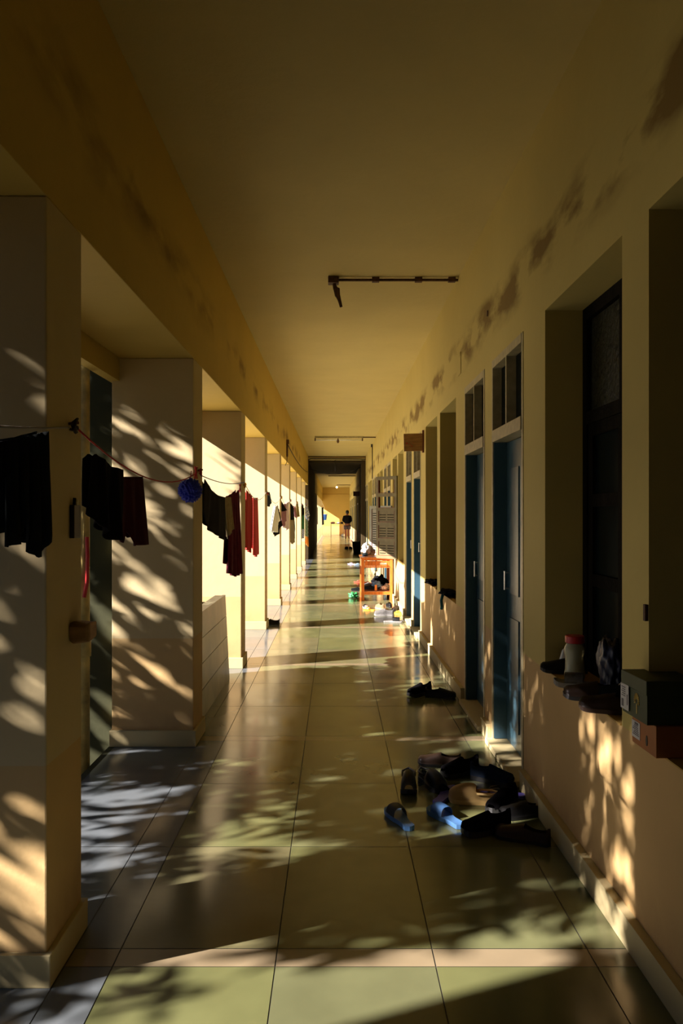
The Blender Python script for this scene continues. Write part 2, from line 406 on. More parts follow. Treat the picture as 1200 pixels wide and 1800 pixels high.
# ------------------------------------------------------------ tree outside, shading the near bays
rt = random.Random(11)
from mathutils import noise as mn
tree = empty('tree', (-4.8, 3.2, -.35), 0, 'dark leafy tree outside the open side, shading the near bays', 'tree')
S = -SUN
bm = bmesh.new()
def clumpy(y, z):
    return mn.noise(Vector((y*1.9+3.1, z*3.0, 4.2)))+.55*mn.noise(Vector((y*5.2, z*7.5, 9.1)))
def want(y, z):
    """how thick the foliage stands over the opening at (y, z)"""
    if y > 7.55 or y < .9 or (y > 7.2 and z < 2): return 0
    n = clumpy(y, z)
    if y < 2.02 and z < 1.5: return 0
    if y < 2.75:
        if z < 1.0: d = (.02 if y < 1.9 else .6+1.2*n)
        elif z < 1.45: d = .5+1.1*n
        elif z < 2.37: d = .75 if n < .22 else .05
        else: d = .8
        if y < 1.9 and z < 1.5: d *= .3
    else:
        d = 1.0 if n < .27 else .05
        if 3.05 < y < 3.75 and .15 < z < .85: d = 1 if n < -.02 else .12
        if 4.85 < y < 5.4 and z < 2.3: d = 1 if n < -.05 else .02
        if y > 5.6: d = 1.0 if n < .30 else .1
        if z > (2.3 if y > 4.85 else 2.0): d = max(d, .7)
    return max(0, min(1, d))
def leaf(bm, p, L, wd, q):
    d = q @ Vector((1, 0, 0)); s = q @ Vector((0, 1, 0)); u = q @ Vector((0, 0, 1))
    prof = [(0, .0), (.2, .75), (.45, 1), (.72, .7), (1, 0)]
    a = bm.verts.new(p); e = bm.verts.new(p+d*L-u*L*.12)
    l = [bm.verts.new(p+d*L*t+s*wd*k*.5-u*L*.1*t*t) for t, k in prof[1:-1]]
    r = [bm.verts.new(p+d*L*t-s*wd*k*.5-u*L*.1*t*t) for t, k in prof[1:-1]]
    bm.faces.new([a]+r+[e]+l[::-1])
from mathutils import Euler
N_L = 0
for i in range(34000):
    y = rt.uniform(.4, 7.6); z = rt.uniform(-.6, 3.6)
    if rt.random() > want(y, z): continue
    t = rt.uniform(2.6, 6.8)
    p = Vector((XO, y, z))+S*(t/abs(S.x))*1.0*abs(S.x)
    q = Euler((rt.gauss(0, .7), rt.gauss(.5, .5), rt.uniform(0, 6.28))).to_quaternion()
    leaf(bm, p, rt.uniform(.12, .22), rt.uniform(.045, .075), q); N_L += 1
tree_inv = Matrix.Translation(-Vector((-4.8, 3.2, -.35)))
for v in bm.verts: v.co = tree_inv @ v.co
link('foliage', bm, M['leaf'], tree)
bm = bmesh.new()
tube(bm, [(0, 0, 0), (.1, .05, 1.2), (0, .1, 2.4), (.1, 0, 3.6), (0, .1, 4.8)], [.17, .14, .12, .08, .04], 10)
for k in range(14):
    a = rt.uniform(0, 6.28); z = rt.uniform(1.6, 4.2); ln = rt.uniform(.9, 2.3)
    e = Vector((math.cos(a)*ln*.55, math.sin(a)*ln, z+ln*.25))
    tube(bm, [(0, .08, z), Vector((0, .08, z)).lerp(e, .5)+Vector((0, 0, .08)), e], [.05, .03, .01], 6)
link('trunk', bm, M['bark'], tree)

# ------------------------------------------------------------ cloth on the lines
def polyat(pl, s):
    s *= len(pl)-1; i = min(int(s), len(pl)-2); f = s-i
    return (pl[i][0]*(1-f)+pl[i+1][0]*f, pl[i][1]*(1-f)+pl[i+1][1]*f)
def resamp(pl, s):
    x0, x1 = pl[0][0], pl[-1][0]; x = x0+(x1-x0)*s
    for a, b in zip(pl, pl[1:]):
        if (a[0] <= x <= b[0]) and b[0] > a[0]: f = (x-a[0])/(b[0]-a[0]); return (x, a[1]*(1-f)+b[1]*f)
    return pl[-1]
def sheet(top, bot, Y0, Y1, amp, nf, dx=0, nu=30, nv=16, ph=0, shrink=0):
    bm = bmesh.new(); uvl = bm.loops.layers.uv.new('UVMap'); allx = [p[0] for p in top+bot]; xa, xb = min(allx), max(allx)
    grid = []
    for j in range(nv+1):
        v = j/nv*(1-shrink); row = []
        for i in range(nu+1):
            s = i/nu; a = resamp(top, s); b = resamp(bot, s)
            px = a[0]*(1-v)+b[0]*v; py = a[1]*(1-v)+b[1]*v
            # position along the hanging line is set by the column of the image of the cloth at that depth
            inv = (1/Y0)*(1-(px-xa)/(xb-xa))+(1/Y1)*((px-xa)/(xb-xa)); Y = 1/inv
            p = W(px, py, Y)
            fold = amp*(.25+.75*v)*(math.sin(6.283*nf*s+ph+v*.8)+.4*math.sin(6.283*nf*2.3*s+1.3*ph))
            p.x += fold+dx
            row.append(bm.verts.new(p))
        grid.append(row)
    for j in range(nv):
        for i in range(nu):
            f = bm.faces.new((grid[j][i], grid[j][i+1], grid[j+1][i+1], grid[j+1][i]))
            for lp, (a, b) in zip(f.loops, ((i, j), (i+1, j), (i+1, j+1), (i, j+1))): lp[uvl].uv = (a/nu, b/nv)
    return bm
cloth_objs = []
def cloth(name, label, top, bot, Y0, Y1, m, amp=.012, nf=3, group='clothes hung along the washing line', cat='clothing', peg=True, two=True):
    o = link(name, sheet(top, bot, Y0, Y1, amp, nf, ph=Y0), m, None, True)
    md = o.modifiers.new('thick', 'SOLIDIFY'); md.thickness = .005
    if two:
        b = sheet(top, bot, Y0, Y1, amp*.8, nf*.8, dx=-.03, ph=Y0+2, shrink=.12)
        o2 = link('back_layer', b, m, o, True); md = o2.modifiers.new('thick', 'SOLIDIFY'); md.thickness = .005
    tag(o, label, cat, group)
    return o
WL = 'clothes hung along the washing line'
cloth('trousers', 'charcoal trousers hanging on the line before the nearest pillar at the left edge',
      [(6, 774), (40, 769), (66, 762), (83, 758)], [(12, 962), (38, 953), (43, 905), (47, 940), (52, 968), (62, 981), (72, 975), (85, 948)], 2.24, 2.33, M['charcoal'], .010, 4)
cloth('dark_shirt', 'black shirt cut off by the left picture edge, beside the charcoal trousers', [(-30, 782), (0, 776), (12, 774)], [(-30, 860), (0, 848), (10, 830)], 2.12, 2.2, M['black'])
cloth('dark_hood_top', 'black rumpled top hanging behind the big left pillar on the red line', [(160, 806), (168, 797), (178, 806), (196, 820), (214, 826)], [(160, 900), (172, 922), (190, 948), (204, 950), (214, 935)], 3.05, 3.32, M['black'], .02, 2)
cloth('maroon_shorts', 'very dark maroon shorts hanging on the red line before the dappled pillar', [(200, 826), (212, 838), (232, 838), (250, 838)], [(194, 938), (220, 955), (224, 930), (229, 960), (262, 957)], 3.42, 3.95, M['dmaroon'], .014, 3)
cloth('black_shawl', 'black shawl draped wide between second and third pillars', [(359, 842), (369, 859), (382, 871), (395, 874)], [(353, 897), (362, 926), (378, 941), (396, 950)], 5.68, 6.75, M['black'], .012, 2)
cloth('grey_brown_towel', 'grey-brown towel hung between the black shawl and the maroon scarf', [(393, 874), (405, 874)], [(397, 948), (409, 930)], 6.72, 7.1, M['beige'], .012, 2)
cloth('maroon_scarf', 'long fringed maroon scarf hanging just before the third pillar', [(402, 873), (412, 868), (419, 861)], [(398, 1006), (406, 1010), (412, 1014), (424, 1008)], 7.05, 7.72, M['maroon'], .016, 4)
cloth('navy_cap', 'small navy cap clipped to the side of the third pillar', [(420, 859), (425, 860)], [(418, 893), (424, 898), (428, 890)], 8.15, 8.4, M['navy'], .01, 1)
cloth('red_scarf', 'wider red net scarf, nearer of the two between third and fourth pillars', [(432, 860), (436, 866), (442, 872)], [(429, 960), (433, 966), (439, 972)], 8.3, 8.75, M['redcheck'], .012, 3, 'pair of red net scarves')
cloth('red_scarf', 'narrower red net scarf, farther of the two between third and fourth pillars', [(445, 875), (453, 875)], [(446, 975), (450, 979), (454, 973)], 9.1, 9.75, M['redcheck'], .012, 3, 'pair of red net scarves')
cloth('dark_pouch', 'dark checked pouch hanging by the fourth pillar', [(470, 866), (473, 865), (475, 872)], [(467, 888), (471, 891), (475, 887), (478, 884)], 10.75, 11.2, M['navy'], .01, 1)
cloth('white_shirt', 'white shirt hanging between fourth and fifth pillars', [(484, 890), (487, 889)], [(476, 934), (486, 936), (489, 922), (492, 915)], 11.9, 12.5, M['white'], .015, 2)
cloth('black_jacket', 'black jacket behind the white shirt', [(487, 888), (491, 900)], [(479, 939), (484, 943), (489, 938), (495, 924)], 12.3, 12.9, M['black'], .015, 2)
cloth('black_blouse', 'black top hanging right at the fifth pillar', [(493, 877), (497, 885), (503, 895)], [(492, 899), (498, 899), (504, 897)], 13.7, 14.1, M['black'])
cloth('mauve_kurta', 'mauve kurta below the black top at the fifth pillar', [(492, 886), (502, 886)], [(494, 922), (498, 927), (502, 914)], 14.1, 14.6, M['mauve'], .014, 3)
cloth('pale_pink_cloth', 'pale pink cloth hanging before the sixth pillar', [(502, 886), (507, 881)], [(498, 926), (504, 932), (507, 928)], 14.9, 15.5, M['pink'], .014, 2)
cloth('black_coat', 'long black coat hanging just past the sixth pillar', [(509, 884), (512, 886), (516, 893)], [(510, 916), (516, 918), (519, 947)], 16.8, 17.5, M['black'], .014, 2)
cloth('beige_plaid_skirt', 'beige plaid skirt hanging below the long black coat', [(509, 914), (516, 914)], [(509, 953), (514, 957), (518, 951)], 16.6, 17.1, M['stripe'], .012, 3)
cloth('mauve_shirt', 'small mauve shirt between the black coat and the olive top', [(516, 893), (519, 888)], [(518, 909), (522, 911)], 18.0, 18.4, M['mauve'])
cloth('olive_top', 'olive top hanging past the seventh pillar', [(520, 884), (523, 881)], [(521, 909), (526, 908)], 19.2, 19.8, M['olive'])
cloth('black_shirt', 'black shirt with spread sleeves at the eighth pillar', [(525, 888), (529, 883), (533, 888)], [(524, 905), (529, 909), (535, 903)], 21.9, 22.3, M['black'])
cloth('dark_green_trousers', 'dark trousers with blue hem hanging below the black spread shirt', [(529, 893), (535, 893)], [(529, 938), (535, 937)], 22.5, 22.9, M['green_c'])
cloth('blue_patterned_cloth', 'blue and white patterned cloth at the hem of the dark trousers', [(529, 930), (535, 930)], [(529, 947), (534, 946)], 22.0, 22.4, M['bluecheck'])
cloth('blue_check_shirt', 'blue and white check shirt hanging at the ninth pillar', [(534, 890), (537, 885), (541, 892)], [(536, 905), (541, 917), (544, 906)], 24.7, 25.3, M['bluecheck'])
cloth('green_plaid_skirt', 'green plaid skirt below the blue check shirt', [(536, 912), (541, 912)], [(536, 942), (541, 944)], 24.8, 25.2, M['plaid'])
cloth('orange_cloth', 'small orange cloth hanging lowest by the ninth pillar', [(537, 942), (541, 942)], [(538, 957), (542, 961)], 25.0, 25.3, M['orange_c'])
cloth('dark_garment', 'black garment hanging beyond the dark closed stretch', [(556, 887), (558, 893)], [(556, 920), (558, 922)], 40.8, 41.3, M['black'], two=False)
cloth('dark_shirt', 'dark patterned shirt hanging beside the blue bucket', [(565, 892), (568, 892)], [(566, 923), (569, 922)], 46, 46.8, M['navy'], two=False)

# washing lines with their wall hooks
XC = XL+.012
def line(label, a, b, s, m, r=.0035):
    o = tb('washing_line', sag(a, b, s), r, m, n=6); tag(o, label, 'washing line', 'washing lines between the pillars'); return o
line('red line from the nail on the big left pillar to the second pillar', (XC, 2.78, 1.81), (XC, 5.34, 1.80), .13, M['redcord'])
line('blue line from second to third pillar above the black shawl', (XC, 5.36, 1.77), (XC, 7.95, 1.83), .035, M['bluecord'])
line('dark line in the nearest bay holding the charcoal trousers', (XC, .05, 1.80), (XC, 2.72, 1.80), .09, M['greycord'])
zz = [1.84, 1.80, 1.74, 1.72, 1.72, 1.75, 1.75]
for i in range(3, 9):
    line('thin grey line hung from the %s pillar to the %s' % (ordn[i-1], ordn[i]), (XC, PY[i]+.15, 1.83), (XC, PY[i+1]+.15, 1.83), .15, M['greycord'])
line('grey line in the first bay beyond the dark stretch', (XC-.02, 40.5, 2.04), (XC-.02, 42.95, 2.04), .02, M['greycord'])
line('grey line running to the hanging blue bucket', (XC, 43.2, 1.86), (-.68, 48, 2.0), .06, M['greycord'])
def hook(y, z, label, m=M['rust']):
    t = empty('wall_hook', (XL, y, z), 0, label, 'hook', 'nails and rope knots on the pillars')
    tb('nail', [(0, 0, 0), (.035, 0, .004)], .005, M['rust'], t)
    bm = bmesh.new(); r0 = random.Random(int(y*10))
    for k in range(4):
        a = r0.uniform(0, 6); tube(bm, [(.01, .0, 0), (.02+.01*k/4, .02*math.cos(a), .02*math.sin(a)), (.022, .035*math.cos(a+1), -.03*abs(math.sin(a+1))), (.012, .02*math.cos(a+2), -.02)], .0055, 6)
    link('rope_knot', bm, m, t, True)
hook(2.75, 1.815, 'dark rope knot on a nail, side of the nearest big left pillar', M['blackw'])
for i, y in enumerate(PY[2:]):
    hook(y+.16, 1.80, ['red rope knot above the blue scrubber, second pillar', 'yellow rope knot at the top of the third pillar line'][i] if i < 2 else 'rope knot on the side of the %s pillar' % ordn[i+1], [M['redcord'], M['yellow']][i % 2])

# blue scrubber
t = empty('bath_scrubber', (XL+.01, 5.0, 1.655), 0, 'bright blue ball-shaped bath scrubber hanging at the second pillar', 'scrubber')
bm = bmesh.new(); bmesh.ops.create_icosphere(bm, subdivisions=5, radius=.068)
for v in bm.verts:
    n = v.co.normalized(); v.co *= 1+.16*math.sin(17*n.x+9*n.z)*math.sin(15*n.y+5*n.x)+.08*math.sin(31*n.z+20*n.y)
link('mesh_ball', bm, M['blue'], t, True)
tb('string', [(0, 0, .06), (0, .02, .1), (0, .04, .125)], .003, M['redcord'], t)
# red clothes pegs
for y, z, ll in ((5.16, 1.785, 'red clothes peg gripping the scrubber string'), (7.55, 1.765, 'orange-red clothes peg on the maroon scarf')):
    bm = bmesh.new(); tube(bm, [(-.006, 0, .03), (.0, 0, 0), (-.008, 0, -.05)], .005, 6); tube(bm, [(.006, .012, .03), (.0, .006, 0), (.008, .0, -.05)], .005, 6)
    o = link('clothes_peg', bm, M['redplastic']); o.location = (XC+.005, y, z); tag(o, ll, 'clothes peg', 'red clothes pegs')
# brush holder and broken wooden bracket on the first pillar
t = empty('brush_holder', (XL, 2.79, 1.42), 0, 'small dark brush holder fixed on the nearest left pillar', 'holder')
bm = bmesh.new(); box(bm, .001, .018, -.035, .035, 0, .115, bev=.002); link('case', bm, M['dark'], t)
tb('brush', [(.009, -.012, .1), (.012, -.014, .14)], .006, M['oldwood'], t); tb('brush', [(.009, .012, .1), (.012, .016, .135)], .005, M['steel'], t)
bm = bmesh.new(); box(bm, 0, .07, -.05, .05, -.035, .03, bev=.012)
for v in bm.verts: v.co += Vector((0, mn.noise(v.co*40)*.012, mn.noise(v.co*33+Vector((4, 0, 0)))*.014))
o = link('broken_bracket', bm, M['board']); o.location = (XL, 2.80, 1.095); tag(o, 'stub of a broken wooden bracket sticking out of the nearest left pillar', 'bracket')

# ------------------------------------------------------------ ceiling fittings
def conduit(name, pts, r, m, parent=None): return tb(name, pts, r, m, parent, 8)
t = empty('ceiling_light', (0, 6.7, CEIL), 0, 'dark lamp holder hanging off a ceiling conduit, nearest fitting overhead', 'ceiling light')
link_b = bmesh.new(); box(link_b, -.06, .03, -.045, .045, -.055, -.001, bev=.006); link('junction_box', link_b, M['rust'], t)
bm = bmesh.new(); tube(bm, [(.02, 0, -.022), (XR-.003, 0, -.022)], .012, 8)
for x in (.34, .70, .98): box(bm, x-.03, x+.03, -.02, .02, -.04, -.001)
link('conduit', bm, M['rust'], t)
bm = bmesh.new(); tube(bm, [(-.01, 0, -.05), (.0, 0, -.09), (.012, 0, -.10), (.02, 0, -.16)], [.014, .02, .028, .022], 10); lh = link('lamp_holder', bm, M['rust'], t)
bm = bmesh.new(); tube(bm, [(.02, 0, -.15), (.035, 0, -.19), (.05, 0, -.25)], [.022, .015, .012], 10); link('lamp', bm, M['rust'], t)
# tube light
t = empty('tube_light', (0, 20.2, CEIL), 0, 'unlit fluorescent tube fitting across the ceiling before the cross beam', 'tube light')
bm = bmesh.new(); box(bm, -.52, .70, -.03, .03, -.05, -.001); link('casing', bm, M['frame'], t)
tb('tube', [(-.50, 0, -.095), (.68, 0, -.095)], .014, M['tube'], t)
for x in (-.51, .69): bx('end_cap', (x-.015, x+.015, -.02, .02, -.12, -.0505), M['rust'], t)
tb('conduit', [(.05, .05, -.02), (1.03, .05, -.02)], .014, M['rust'], t)
bm = bmesh.new(); tube(bm, [(.07, 0, -.05), (.07, 0, -.12), (.07, 0, -.17)], [.01, .035, .02], 10); link('bulb', bm, M['rust'], t)
# bulb lit far away
t = empty('hanging_bulb', (.10, 52, CEIL), 0, 'small lit bulb hanging from the far ceiling', 'bulb')
tb('conduit', [(0, 0, -.03), (.9, 0, -.03)], .02, M['rust'], t); tb('flex', [(0, 0, -.03), (0, 0, -.12)], .012, M['rust'], t)
bm = bmesh.new(); bmesh.ops.create_uvsphere(bm, u_segments=12, v_segments=8, radius=.06); o = link('lit_globe', bm, M['bulb'], t, True); o.location = (0, 0, -.18)
t = tb('ceiling_conduit', [(-.35, 40, CEIL-.03), (1.03, 40, CEIL-.03)], .02, M['rust']); tag(t, 'dark conduit crossing the ceiling past the dark stretch', 'conduit')
t = tb('beam_pipe', [(XL+.005, 26.97, 3.48), (0, 26.97, 3.46), (XR-.005, 26.97, 3.465)], .014, M['rust']); tag(t, 'upper rusty pipe fixed along the cross beam', 'pipe')
t = tb('beam_pipe', [(XL+.005, 26.96, 3.37), (XL+.1, 26.96, 3.41), (XR-.005, 26.96, 3.395)], .016, M['blackw']); tag(t, 'lower dark pipe fixed along the cross beam', 'pipe')
t = tb('sagging_cable', sag((XL+.03, 27.6, 3.12), (XR-.16, 27.6, 3.16), .22), .012, M['blackw']); tag(t, 'black cable sagging across the dark opening', 'cable')
t = tb('fan_rod', [(0, 27.2, 3.378), (0, 27.2, 3.0)], .022, M['blackw']); t.location = (.0, 0, 0); tag(t, 'short dark rod hanging from the cross beam', 'rod')
t = tb('wall_cable', [(XR-.012, 22, 3.40), (XR-.012, 22, 2.5)], .012, M['blackw']); tag(t, 'vertical black cable on the right wall before the cross beam', 'cable')
bx('end_box', (XR-.05, XR-.001, 21.96, 22.04, 3.38, 3.46), M['blackw'], t)
t = tb('fascia_cable', sag((XL+.012, 15.0, 2.86), (XL+.012, 26.9, 2.95), .12), .008, M['blackw']); tag(t, 'thin black cable running along the left beam', 'cable')
t = empty('wall_switch_rod', (XL, 15.0, 2.6), 0, 'dark metal bracket on the left beam where the thin cable starts', 'bracket')
tb('rod', [(.015, 0, 0), (.015, 0, .27)], .018, M['rust'], t); bx('top_box', (.001, .05, -.04, .04, .24, .32), M['rust'], t)
tb('loose_wire', [(.015, 0, 0), (.02, -.2, -.12), (.02, -.6, -.2)], .006, M['blackw'], t)
# wooden sign boards
t = empty('sign_board', (XR, 9.3, 2.35), R(0), 'bare brown plywood board projecting from the right wall above the doors', 'board')
bm = bmesh.new(); box(bm, -.235, -.012, -.015, .015, -.10, .105, bev=.003); o = link('panel', bm, M['board'], t); o.rotation_euler = (0, R(-1.5), 0)
bx('bracket', (-.02, -.001, -.03, .03, -.12, .14), M['desk_dark'], t)
for x, z, s in ((-.21, -.02, .02), (-.17, -.03, .012), (-.15, -.05, .014), (-.18, .015, .008), (-.13, -.01, .008)): bx('red_mark', (x, x+s, -.0165, -.0155, z, z+s*.7), M['redcord'], t)
t = empty('sign_board', (XR, 33.5, 2.4), 0, 'dark board projecting from the right wall in the shaded stretch', 'board')
bx('panel', (-.28, -.01, -.02, .02, -.10, .10), M['desk_dark'], t)

# ------------------------------------------------------------ desk by the right wall
DY = 14.0
t = empty('desk', (.735, DY+.45, 0), 0, 'orange varnished wooden desk with a shelf, standing end-on by the right wall', 'desk')
hx, hy = .275, .45
bm = bmesh.new(); box(bm, -hx-.015, hx+.008, -hy-.015, hy+.015, .735, .762, bev=.004); link('desk_top', bm, M['desk'], t)
for sx in (-1, 1):
    for sy in (-1, 1):
        bm = bmesh.new(); box(bm, sx*hx-(.05 if sx > 0 else 0), sx*hx+(.05 if sx < 0 else 0), sy*hy-(.05 if sy > 0 else 0), sy*hy+(.05 if sy < 0 else 0), 0, .7345, bev=.003); link('leg', bm, M['desk'], t)
bm = bmesh.new(); box(bm, -hx+.05, hx-.05, -hy+.012, -hy+.03, .70, .7345); box(bm, -hx+.05, hx-.05, -hy+.012, -hy+.03, .575, .60); box(bm, -hx+.005, -hx+.025, -hy+.05, hy-.05, .575, .7345); link('apron', bm, M['desk'], t)
bm = bmesh.new(); box(bm, -hx+.055, hx-.055, -hy-.003, -hy+.011, .605, .695, bev=.003)
for k in range(16): box(bm, -hx+.075+k*.013, -hx+.081+k*.013, -hy-.006, -hy-.002, .615, .685)
dr = link('drawer', bm, M['desk'], t)
bm = bmesh.new(); box(bm, .05, .17, -hy-.010, -hy-.004, .63, .665, bev=.002); tube(bm, [(.13, -hy-.01, .64), (.15, -hy-.028, .64), (.17, -hy-.01, .64)], .006); link('handle', bm, M['steel'], dr)
bm = bmesh.new(); box(bm, -hx+.05, hx-.05, -hy+.01, -hy+.035, .10, .155); box(bm, -hx+.05, hx-.05, hy-.035, hy-.01, .10, .155); box(bm, -hx+.01, -hx+.035, -hy+.05, hy-.05, .10, .155); box(bm, hx-.035, hx-.01, -hy+.05, hy-.05, .10, .155); link('rail', bm, M['desk'], t)
bx('shelf', (-hx+.036, hx-.036, -hy+.04, hy-.04, .156, .172), M['desk_dark'], t)
bx('stay', (-.04, .0, -hy+.037, -hy+.05, .1725, .27), M['desk'], t)

def blob(name, label, cat, c, r, m, seed, group=None, amp=.25):
    rr = random.Random(seed); bm = bmesh.new(); bmesh.ops.create_icosphere(bm, subdivisions=4, radius=1)
    for v in bm.verts:
        n = v.co.copy(); k = 1+amp*mn.noise(n*2.1+Vector((seed, 0, 0)))+amp*.5*mn.noise(n*5+Vector((0, seed, 0)))
        v.co = Vector((n.x*r[0]*k, n.y*r[1]*k, max(-.95, n.z*k)*r[2]))
    z0 = min(v.co.z for v in bm.verts)
    for v in bm.verts: v.co.z -= z0
    o = link(name, bm, m, None, True); o.location = c; return tag(o, label, cat, group)
blob('cloth_bundle', 'crumpled white and pale blue bundle lying on the desk corner', 'bundle', (.56, 14.62, .763), (.075, .12, .11), M['white'], 3, amp=.5)
blob('cloth_bundle', 'pale blue cloth lying against the white bundle on the desk', 'bundle', (.54, 14.35, .763), (.05, .06, .03), M['bluec'], 6, amp=.5)
blob('dark_cloth', 'black cloth heaped on the desk shelf', 'cloth', (.82, 14.62, .173), (.13, .12, .11), M['black'], 8, amp=.5)
blob('blue_cloth', 'bright blue cloth on the desk shelf', 'cloth', (.75, 14.33, .173), (.08, .09, .07), M['bluec'], 9, amp=.6)
blob('white_cloth', 'small white cloth on the right side of the desk shelf', 'cloth', (.92, 14.25, .173), (.05, .07, .05), M['white'], 12, amp=.6)
blob('pink_cloth', 'small pinkish cloth at the front right of the desk shelf', 'cloth', (.86, 14.14, .173), (.05, .04, .035), M['pink'], 13, amp=.6)

# ------------------------------------------------------------ window shutters swung into the corridor
def shutter(name, label, hinge, ang, wd, z0, h, m, louv, glazed):
    z0 += .025
    t = empty(name, (hinge[0], hinge[1], z0), ang, label, 'window shutter')
    bm = bmesh.new(); fr = .055
    box(bm, 0, fr, -.018, .018, 0, h); box(bm, wd-fr, wd, -.018, .018, 0, h)
    for zz in [0, h-fr]+glazed: box(bm, fr, wd-fr, -.018, .018, zz, zz+fr)
    link('shutter_frame', bm, m, t)
    rails = sorted([0, h-fr]+glazed)
    bm = bmesh.new()
    for a, b in louv: box(bm, fr, wd-fr, -.010, .010, a, b)
    for a, b in louv:
        n = int((b-a-.03)/.042)
        for k in range(n):
            z = a+.03+k*.042
            for q in ((fr+.02, wd/2-.02), (wd/2+.02, wd-fr-.02)):
                box(bm, q[0], q[1], -.0125, .0125, z, z+.011, mi=1)
    link('louvred_panel', bm, [m, M['oldwood']], t)
    bm = bmesh.new()
    for (z0_, z1_) in [(a, b) for a, b in louv]+([(.855, 1.03), (1.105, h-.065)] if glazed else []):
        for q in ((fr-.004, fr+.004), (wd-fr-.004, wd-fr+.004)): box(bm, q[0], q[1], -.0205, .0205, z0_, z1_)
        box(bm, fr, wd-fr, -.0205, .0205, z0_-.004, z0_+.004)
    link('beading', bm, M['desk_dark'], t); return t

shutter('window_shutter', 'tall khaki louvred window shutter swung open over the desk', (XR-.01, 13.16), R(180-51), .50, .745, 1.38, M['shutter'], [(.055, .29), (.345, .56), (.615, .80)], [.29, .56, .80, 1.04])
shutter('window_shutter', 'shorter grey louvred shutter standing open behind the khaki one', (XR-.02, 14.36), R(180-38), .48, .745, .90, M['shutgrey'], [(.055, .84)], [])

# ------------------------------------------------------------ footwear
def sole_w(s):
    return .030+.014*math.sin(min(1, max(0, (s-.35)/.45))*math.pi*.5)-.004*math.sin(math.pi*min(1, s/.5)) if .06 < s < .9 else (.03*math.sqrt(max(0, s/.06))*.95 if s <= .06 else .044*math.sqrt(max(0, 1-((s-.9)/.1)**2)))
def shoe_mesh(kind, Ln):
    """returns sole bmesh and upper bmesh; heel at -Ln/2, toe at +Ln/2 along Y"""
    th = {'sneaker': .026, 'clog': .024, 'slide': .022, 'flip': .016, 'leather': .016}[kind]; n = 22; k = Ln/.27
    so = bmesh.new(); ra = []
    for i in range(n+1):
        s = .002+.996*i/n; wv = max(.002, sole_w(s))*k*(1.06 if kind in ('sneaker', 'clog') else 1.0); y = (s-.5)*Ln; lift = .012*max(0, (s-.8)/.2)**2
        ra.append([so.verts.new(p) for p in ((-wv, y, lift), (wv, y, lift), (wv*1.02, y, lift+th), (-wv*1.02, y, lift+th))])
    for a, b in zip(ra, ra[1:]):
        for j in range(4): so.faces.new((a[j], a[(j+1) % 4], b[(j+1) % 4], b[j]))
    so.faces.new(ra[0]); so.faces.new(ra[-1][::-1])
    up = bmesh.new()
    rng = {'sneaker': (0.01, .985), 'clog': (.0, .985), 'slide': (.48, .80), 'leather': (.01, .985), 'flip': (0, 0)}[kind]
    m = 14
    def hgt(s):
        if kind == 'slide': return .052-.012*abs(s-.6)
        if kind == 'clog': return .05 if s < .38 else (.050+.036*math.sin(min(1, (s-.38)/.14)*math.pi/2) if s < .55 else .086*math.sqrt(max(.02, 1-((s-.55)/.46)**2)))
        top = .085 if kind == 'sneaker' else .07
        if s < .45: return top-.015*math.sin(s/.45*math.pi)
        return top*(1-.52*((s-.45)/.55)) if s < .93 else top*.5*math.sqrt(max(.02, 1-((s-.93)/.065)**2))
    if kind != 'flip':
        ra = []
        for i in range(n+1):
            s = rng[0]+(rng[1]-rng[0])*i/n; wv = max(.004, sole_w(s))*k*1.0; y = (s-.5)*Ln; h = hgt(s)*k; lift = th*.8+.012*max(0, (s-.8)/.2)**2
            row = []
            for j in range(m+1):
                a = math.pi*j/m; ex = .75
                row.append(up.verts.new((-math.copysign(abs(math.cos(a))**ex, math.cos(a))*wv, y, lift+(abs(math.sin(a))**ex)*h)))
            ra.append(row)
        for i in range(n):
            s = rng[0]+(rng[1]-rng[0])*(i+.5)/n
            for j in range(m):
                op = False
                if kind in ('sneaker', 'leather'): op = .05 < s < .44 and 4 <= j <= 9
                if kind == 'clog': op = s < .46 and 3 <= j <= 10
                if not op: up.faces.new((ra[i][j], ra[i][j+1], ra[i+1][j+1], ra[i+1][j]))
        if kind in ('sneaker', 'leather', 'clog'):
            up.faces.new(ra[0][:]) if kind != 'clog' else None
        for v in list(up.verts):
            if not v.link_faces: up.verts.remove(v)
        bmesh.ops.solidify(up, geom=up.faces[:], thickness=.003)
    else:
        for sx in (-1, 1): tube(up, [(0, .26*Ln, th*.9), (sx*.018, .2*Ln, th+.022), (sx*.032, .05*Ln, th+.028), (sx*.034, -.08*Ln, th)], [.005, .007, .007, .005], 6)
    return so, up
